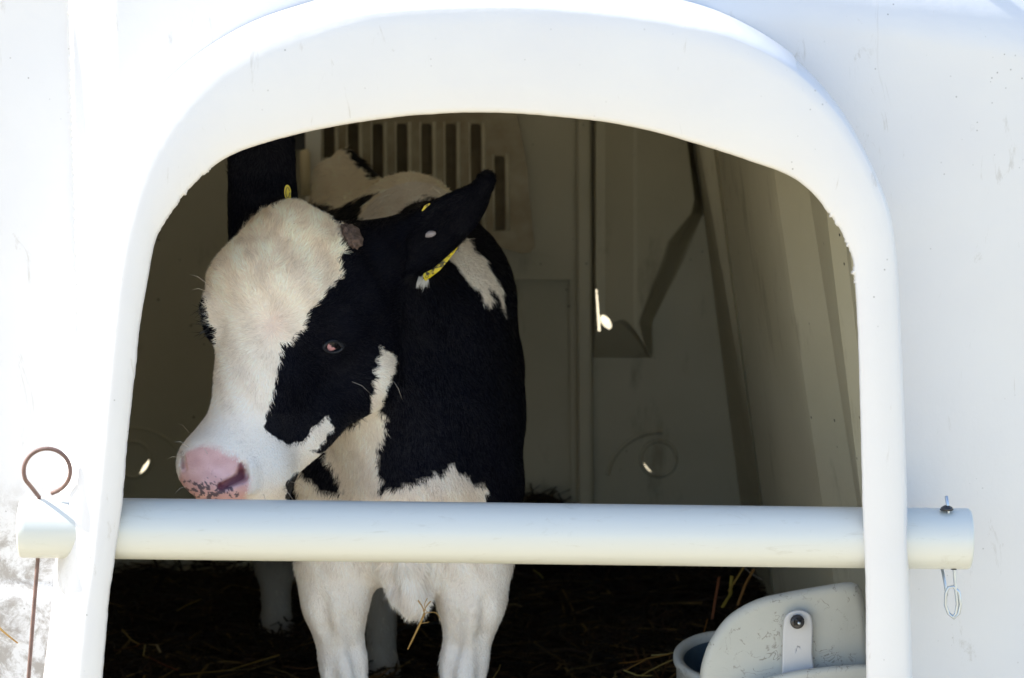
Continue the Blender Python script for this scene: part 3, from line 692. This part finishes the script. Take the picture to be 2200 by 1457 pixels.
# coat hair
def fur(n, sel, name, L, Wd, seed):
    g = np.random.default_rng(seed); me.calc_loop_triangles(); T_ = np.empty(len(me.loop_triangles)*3, int); me.loop_triangles.foreach_get('vertices', T_); T_ = T_.reshape(-1, 3)
    T_ = T_[sel[T_].all(1)]; a, b, c = CO[T_[:, 0]], CO[T_[:, 1]], CO[T_[:, 2]]; ar = np.linalg.norm(np.cross(b-a, c-a), axis=1)
    ii = g.choice(len(T_), n, p=ar/ar.sum()); u, v = g.random(n), g.random(n); m = u+v > 1; u[m] = 1-u[m]; v[m] = 1-v[m]
    R_ = a[ii]+(b-a)[ii]*u[:, None]+(c-a)[ii]*v[:, None]; Nn = NO[T_[ii]].mean(1); Nn /= np.linalg.norm(Nn, axis=1, keepdims=True)+1e-9
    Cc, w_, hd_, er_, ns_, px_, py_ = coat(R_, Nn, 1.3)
    keep = ~(hd_ & (inpoly(px_, py_, PINK)))
    eyem = (((px_-712)/20)**2+((py_-742)/14)**2) > 1; keep &= eyem
    R_, Nn, Cc, w_, hd_, er_, px_, py_ = [q[keep] for q in (R_, Nn, Cc, w_, hd_, er_, px_, py_)]; n = len(R_)
    S0 = np.array(hit(588, 700)[0]); d = np.where(hd_[:, None], R_-S0, np.array((0, .25, -1.))); tip = P(1045, 385, .43)
    ft = P(560, 250, .34); near = px_ > 700
    d = np.where((er_ & near)[:, None], np.array(tip)-R_, d); d = np.where((er_ & ~near)[:, None], np.array(ft)-R_, d)
    d = d/(np.linalg.norm(d, axis=1, keepdims=True)+1e-9)
    cl = np.stack([np.sin(R_[:, 0]*95+R_[:, 2]*60+1), np.sin(R_[:, 1]*80+R_[:, 0]*40), np.sin(R_[:, 2]*110-R_[:, 0]*55)], 1)
    from mathutils import noise as _nz
    fore = np.clip((690-py_)/120, 0, 1)*(hd_ & w_); cn = np.array([_nz.noise_vector((a*55, b*55, c*55))[:] for a, b, c in R_])
    d = d+cl*.28*(1-fore[:, None])+cn*(.35+.95*fore[:, None])+g.normal(0, .20, (n, 3)); d -= Nn*(d*Nn).sum(1)[:, None]; d /= np.linalg.norm(d, axis=1, keepdims=True)+1e-9
    lift = (g.uniform(.10, .38, n)+fore*.25*np.abs(cn[:, 0]))[:, None]; d2 = d+Nn*lift; d2 /= np.linalg.norm(d2, axis=1, keepdims=True)
    ln = L*g.uniform(.6, 1.3, n)
    ln = np.where(hd_ & (py_ > 880), ln*np.where(px_ > 630, .75, .62), ln); ln = ln*(1+.25*fore)
    ln = np.where(~hd_ & w_ & (py_ > 960) & (py_ < 1330) & (R_[:, 1] < .6), ln*1.15, ln); ln = np.where(~hd_ & (np.abs(px_-885) < 60) & (py_ > 1200) & (R_[:, 1] < .6), ln*1.9, ln); ln = np.where(er_, ln*.95, ln); ln = np.where(~hd_ & (py_ > 1230), ln*.7, ln); ln = ln[:, None]
    s = np.cross(Nn, d2); s /= np.linalg.norm(s, axis=1, keepdims=True)+1e-9; s = s+Nn*g.normal(0, .25, (n, 1)); wd = Wd*g.uniform(.7, 1.2, n)[:, None]
    p0 = R_-Nn*.0008; p1 = p0+d2*ln*.55+Nn*ln*.03; p2 = p1+(d2-Nn*.18)*ln*.5
    V_ = np.stack([p0-s*wd, p0+s*wd, p1+s*wd*.7, p1-s*wd*.7, p2], 1).reshape(-1, 3)
    k = np.arange(n)*5; tr = np.stack([np.stack([k, k+1, k+2], 1), np.stack([k, k+2, k+3], 1), np.stack([k+3, k+2, k+4], 1)], 1).reshape(-1, 3)
    var = (g.normal(1, .10, n)+.22*fore*cn[:, 1])[:, None]*(1+.10*np.sin(R_[:, 0]*170+R_[:, 2]*90))[:, None]; Cc = np.clip(Cc*var*np.where(w_[:, None], np.array((1.06, 1.04, 1.02)), 1.0), 0, .9)
    m_ = bpy.data.meshes.new(name); m_.vertices.add(len(V_)); m_.vertices.foreach_set('co', V_.ravel()); m_.loops.add(len(tr)*3); m_.loops.foreach_set('vertex_index', tr.ravel())
    m_.polygons.add(len(tr)); m_.polygons.foreach_set('loop_start', np.arange(len(tr))*3); m_.update(); m_.validate()
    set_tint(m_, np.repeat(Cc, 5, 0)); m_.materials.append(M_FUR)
    o = bpy.data.objects.new(name, m_); COL.objects.link(o); o.parent = CALF; o.matrix_parent_inverse = Matrix.Translation(-CALF_LOC)
front = ((CAM-CO)*NO).sum(1) > -.6
fur(200000, head | ear, 'head_hair', .0078, .00027, 1)
fur(230000, ~(head | ear) & (CO[:, 1] < .75), 'coat_hair', .0088, .00034, 2)
fur(30000, ~(head | ear) & (CO[:, 1] >= .75), 'coat_hair', .014, .0008, 3)

# eye
ep, en = hit(715, 742)
M_EYE = NT('eye').setv(Roughness=.18); M_EYE.b.inputs['Specular IOR Level'].default_value = .3; M_EYE.col(M_EYE.attr('tint')); M_EYE = M_EYE.m
bm = bmesh.new(); bmesh.ops.create_uvsphere(bm, u_segments=32, v_segments=24, radius=.0120)
cent = ep-en*.0092
for v_ in bm.verts: v_.co += cent
eo = from_bm('eye', bm, M_EYE, CALF); M_LID = simple('eyelid_skin', (.008, .010, .016), (.014, .017, .026), 80, .5, .1, **{'Specular IOR Level': .35}); cc = np.array([v_.co[:] for v_ in eo.data.vertices]); qx, qy = proj(cc)
pk = inpoly(qx, qy, [(688,744),(698,735),(705,730),(708,739),(714,746),(724,750),(710,755),(692,753)])
set_tint(eo.data, np.where(pk[:, None], np.array((.50, .26, .29)), np.array((.003, .003, .005))))
for pts, r in (([(692,746),(699,736),(713,731),(727,735),(735,745)], 3.6), ([(692,746),(702,753),(714,755),(727,752),(735,745)], 2.6)):
    bm = bmesh.new(); q = []
    for a, b in catmull(pts, 16):
        hp, hn = hit(a, b); q.append(tuple(hp+hn*.0022))
    tube(bm, q, mm(r, .25), 8); o = from_bm('eyelid', bm, M_LID, eo)
def strands(name, specs, mat, parent, w=.00035):
    bm = bmesh.new()
    for a, b, c in specs: tube(bm, [a, b, c], [w, w*.8, w*.15], 4)
    return from_bm(name, bm, mat, parent)
M_LASH = simple('lash_hair', (.01, .01, .012), (.015, .015, .015), 9, .4)
sp_ = []
for k in range(14):
    hp, hn = hit(694+k*3.1, 731+abs(k-7)*.5); d = Vector((.25+.04*(k-7), -.7, -.35)); sp_.append((hp, hp+d*.006+Vector((0, 0, .002)), hp+d*.012))
strands('eyelash', sp_, M_LASH, eo, .0005); sp_ = []
for k in range(26):
    p_ = P(448+random.gauss(0, 4), 655+k*2.4, .20); d = Vector((-1, -.25, -.25+random.gauss(0, .35))); p_ = Vector(tuple(p_)); sp_.append((p_, p_+d*.008, p_+d*random.uniform(.012, .02)))
strands('eyelash', sp_, M_LASH, CALF, .0005)
M_WH = simple('pale_whisker', (.5, .45, .38), (.6, .55, .5), 9, .4)
sp_ = []
for a, b, dx, dz, l in ((442,612,-.7,.5,.028),(440,628,-.8,.25,.02),(400,960,-.8,.4,.02),(385,985,-.9,.1,.018),(400,930,-.6,.7,.02),(600,1050,.7,-.6,.02),(618,1035,.9,-.3,.02),(750,820,.8,-.4,.026),(840,820,.5,-.9,.022),(560,1062,.3,-1,.015),(395,1045,-.8,-.4,.016),(440,975,-.2,.3,.012),(610,1000,.9,-.1,.015)):
    hp, hn = hit(a+6, b); d = Vector((dx, -.3, dz)).normalized(); sp_.append((hp, hp+d*l*.55+Vector((0, 0, .002)), hp+d*l+Vector((0, 0, -.002))))
for q_ in sp_: strands('whisker', [q_], M_WH, CALF, .0003)
# horn bud
hp, hn = hit(750, 512); hp = hp+hn*.004; bm = bmesh.new(); bmesh.ops.create_icosphere(bm, subdivisions=4, radius=1)
q = hn.to_track_quat('Z', 'Y').to_matrix()
for v_ in bm.verts:
    n_ = 1+.35*vn(v_.co.x, v_.co.y, v_.co.z, 3.5); v_.co = hp+q@Vector((v_.co.x*.014*n_, v_.co.y*.016*n_, v_.co.z*.009*n_))
from_bm('horn_bud', bm, simple('crusty_horn_bud', (.16, .11, .10), (.05, .035, .03), 150, .7, .8), CALF)
# ear tags
def plate(name, px_pts, y, dys, th, mat):
    bm = bmesh.new(); n = len(px_pts); A_ = [bm.verts.new(tuple(P(a, b, y+k))) for (a, b), k in zip(px_pts, dys)]; B_ = [bm.verts.new(tuple(P(a, b, y+k+th))) for (a, b), k in zip(px_pts, dys)]
    bm.faces.new(A_); bm.faces.new(B_[::-1])
    for k in range(n): bm.faces.new((A_[k], B_[k], B_[(k+1) % n], A_[(k+1) % n]))
    return from_bm(name, bm, mat, CALF, False)
e = ell(618, 414, 7.5, 17, n=20, rot=-4); t1 = plate('ear_tag', e, .285, [0]*20, .003, M_TAG)
bm = bmesh.new(); tube(bm, [P(a, b, .2838) for a, b in ell(618, 414, 4, 11, n=20)], .0004, 5); from_bm('tag_marking', bm, M_BLACK, t1)
tg = [(984,530),(978,541),(958,566),(945,581),(915,604),(908,598),(910,588),(930,578),(960,552)]
t2 = plate('ear_tag', tg, .352, [.01,.01,.004,0,-.006,-.01,-.008,-.002,.006], .003, M_TAG)
for cxx, cyy, r in ((917,594,3.6),(928,585,2.6),(941,573,2.8),(953,562,2.2),(964,550,2.4),(972,541,2)):
    bm = bmesh.new(); tube(bm, [P(a, b, .338+(cxx-917)/60*.012) for a, b in ell(cxx, cyy, r, r*.75, n=12, rot=-45)], .0004, 5); from_bm('tag_marking', bm, M_BLACK, t2)
plate('ear_tag', [(906,452),(912,442),(921,437),(925,438),(916,446),(908,454)], .372, [0]*6, .003, M_TAG)
hp, hn = hit(922, 503); bm = bmesh.new(); bmesh.ops.create_uvsphere(bm, u_segments=16, v_segments=10, radius=1)
for v_ in bm.verts: v_.co = hp+Vector((v_.co.x*.0085, v_.co.y*.003-.001, v_.co.z*.0042+v_.co.x*.001))
from_bm('tag_stud', bm, simple('pale_tag_stud', (.24, .22, .25), (.34, .31, .35), 60, .35), CALF)
# white tuft under the tag
sp_ = []
for k in range(70):
    x0 = random.choice((904, 912, 918))+random.gauss(0, 2.5); p_ = Vector(tuple(P(x0, 596+random.gauss(0, 3), .37))); d = Vector((random.gauss(-.25, .15), -.3, -1)); sp_.append((p_, p_+d*.006, p_+d*random.uniform(.008, .014)))
strands('hair_tuft', sp_, simple('white_tuft', (.5, .5, .5), (.6, .6, .6), 9, .5), CALF, .0005)

# ------------------------------------------------------------------ straw
def straw_mesh(items):
    V_, F_, C_ = [], [], []
    for p, d, l, w_, c in items:
        d = Vector(d).normalized(); s = d.cross(Vector((random.gauss(0, .4), random.gauss(0, .4), 1))).normalized()*w_; u = s.cross(d).normalized()*w_*.45
        p = Vector(tuple(map(float, p))); bend = Vector((random.gauss(0, .06), random.gauss(0, .06), random.gauss(0, .05)))*l
        b0 = len(V_)
        for t in (-.5, 0, .5):
            c0 = p+d*l*t+(bend if t == 0 else Vector()); V_ += [c0+s, c0+u, c0-s, c0-u]; C_ += [c]*4
        for k in range(2):
            for j in range(4): F_.append((b0+k*4+j, b0+k*4+(j+1) % 4, b0+(k+1)*4+(j+1) % 4, b0+(k+1)*4+j))
    return V_, F_, C_
items = []
def fz(x, y): return .085+.135*math.exp(-((x-.05)**2/.008+(y-1.60)**2/.02))+.02*vn(x, y, 0, 5)+.012*vn(x, y, 4, 14)
for _ in range(11000):
    x, y = random.uniform(-.78, .45), random.uniform(.06, 1.58); r = random.random()
    c = (.020, .012, .007) if r < .62 else ((.07, .035, .015) if r < .90 else (.26, .17, .055))  # dirty brown, mostly taken near black to paint in the floor's shade
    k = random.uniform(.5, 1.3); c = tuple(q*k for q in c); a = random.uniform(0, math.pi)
    items.append(((x, y, fz(x, y)+random.uniform(0, .022)), (math.cos(a), math.sin(a), random.gauss(0, .16)), random.uniform(.03, .13), random.uniform(.0008, .0024), c))
for _ in range(160):
    x, y = random.gauss(.06, .06), random.uniform(1.42, 1.58); items.append(((x, y, fz(x, y)+.012), (random.gauss(0, 1), random.gauss(0, .3), random.gauss(.2, .6)), random.uniform(.02, .06), .0016, (.012, .009, .006)))
for px0, py0, px1, py1, yy, w_, c in ((387,1450,600,1407,.9,.004,(.42,.27,.06)),(262,1352,300,1385,.9,.002,(.3,.2,.06)),(245,1398,310,1382,.85,.0025,(.2,.07,.02)),(320,1385,345,1402,.8,.003,(.4,.3,.15)),(320,1412,382,1440,.8,.004,(.22,.06,.02)),(312,1385,308,1410,.8,.0018,(.4,.3,.1)),(380,1313,432,1287,1.1,.003,(.4,.28,.06)),(1552,1305,1572,1238,.8,.0045,(.5,.38,.07)),(1600,1215,1565,1270,.8,.003,(.4,.25,.05)),(1345,1440,1440,1405,.6,.0035,(.38,.22,.05)),(1330,1425,1400,1412,.62,.003,(.3,.15,.03)),(1340,1440,1400,1452,.6,.003,(.5,.4,.12)),(1480,1390,1520,1330,.7,.003,(.3,.12,.02)),(1545,1240,1530,1330,.75,.003,(.22,.07,.02)),(1060,1457,1075,1428,.6,.002,(.35,.25,.08)),(1146,1225,1168,1243,1.3,.003,(.4,.36,.08)),(1090,1299,1120,1302,1.1,.0028,(.3,.22,.1)),(1235,1317,1275,1304,1.1,.0025,(.3,.2,.1)),(792,1457,832,1441,.75,.004,(.4,.2,.06)),(1600,1220,1640,1247,.8,.002,(.3,.28,.25)),(1380,1450,1445,1418,.6,.004,(.45,.33,.1)),(1400,1408,1450,1402,.6,.0025,(.5,.4,.15)),(1620,1222,1585,1300,.72,.003,(.3,.14,.03))):
    a, b = P(px0, py0, yy), P(px1, py1, yy-.03); a[2] = max(a[2], .10); b[2] = max(b[2], .10)
    items.append(((a+b)/2, b-a, float(np.linalg.norm(b-a)), w_*.6, c))
for k in range(330):
    if k % 3: x, y = random.gauss(.22, .09), random.uniform(.35, 1.0)
    else: x, y = random.gauss(-.32, .12), random.uniform(.35, .9)
    q = random.uniform(.4, 1.1); a = random.uniform(0, math.pi); c = random.choice(((.30, .19, .06), (.22, .10, .035), (.36, .27, .11)))
    items.append(((x, y, fz(x, y)+random.uniform(.018, .04)), (math.cos(a), math.sin(a), random.gauss(0, .3)), random.uniform(.02, .09), random.uniform(.0006, .0015), tuple(v*q for v in c)))
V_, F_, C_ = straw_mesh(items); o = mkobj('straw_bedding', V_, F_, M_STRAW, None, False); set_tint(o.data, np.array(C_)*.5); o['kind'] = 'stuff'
vs = [(x, y, fz(x, y)) for y in np.linspace(.02, 1.6, 60) for x in np.linspace(-.80, .47, 50)]
o = mkobj('bedding_soil', vs, loft_faces(60, 50), simple('shade_dark_soiled_bedding', (.014, .010, .007), (.03, .018, .010), 30, .9, .6)); o['kind'] = 'structure'  # soiled brown, with the shade of the floor put into its colour
# straw caught in the calf's brisket hair
def stalk_thing(lines, label, loc):
    bm = bmesh.new()
    for pts, r in lines: tube(bm, [P(*p) for p in catmull(pts, 10)], list(np.linspace(r, r*.6, 10)), 6)
    V0 = Vector(tuple(P(*loc))); o = thing('straw_stalk', V0, label, 'straw'); m_ = from_bm('stalk', bm, simple('golden_straw', (.45, .28, .08), (.30, .17, .05), 90, .5, .3), o); return o
b_ = .34
stalk_thing([([(912,1318,b_),(900,1345,b_),(876,1395,b_)], .0016), ([(898,1290,b_),(908,1305,b_),(912,1320,b_)], .0011), ([(925,1292,b_),(914,1306,b_),(910,1322,b_)], .0008), ([(910,1318,b_),(935,1316,b_),(947,1332,b_)], .0006), ([(900,1340,b_),(915,1338,b_),(922,1336,b_)], .0007), ([(918,1285,b_),(912,1300,b_),(916,1315,b_)], .0006)],
            "forked golden straw dangling from the calf's chest hair", (905, 1330, b_))
yw = wall_y(-.54, .43)
stalk_thing([([(-25,1325,yw-.012),(5,1355,yw-.008),(38,1382,yw-.004)], .0016)], 'short golden straw on the grimy wall, left of the doorway', (10, 1360, yw-.01))
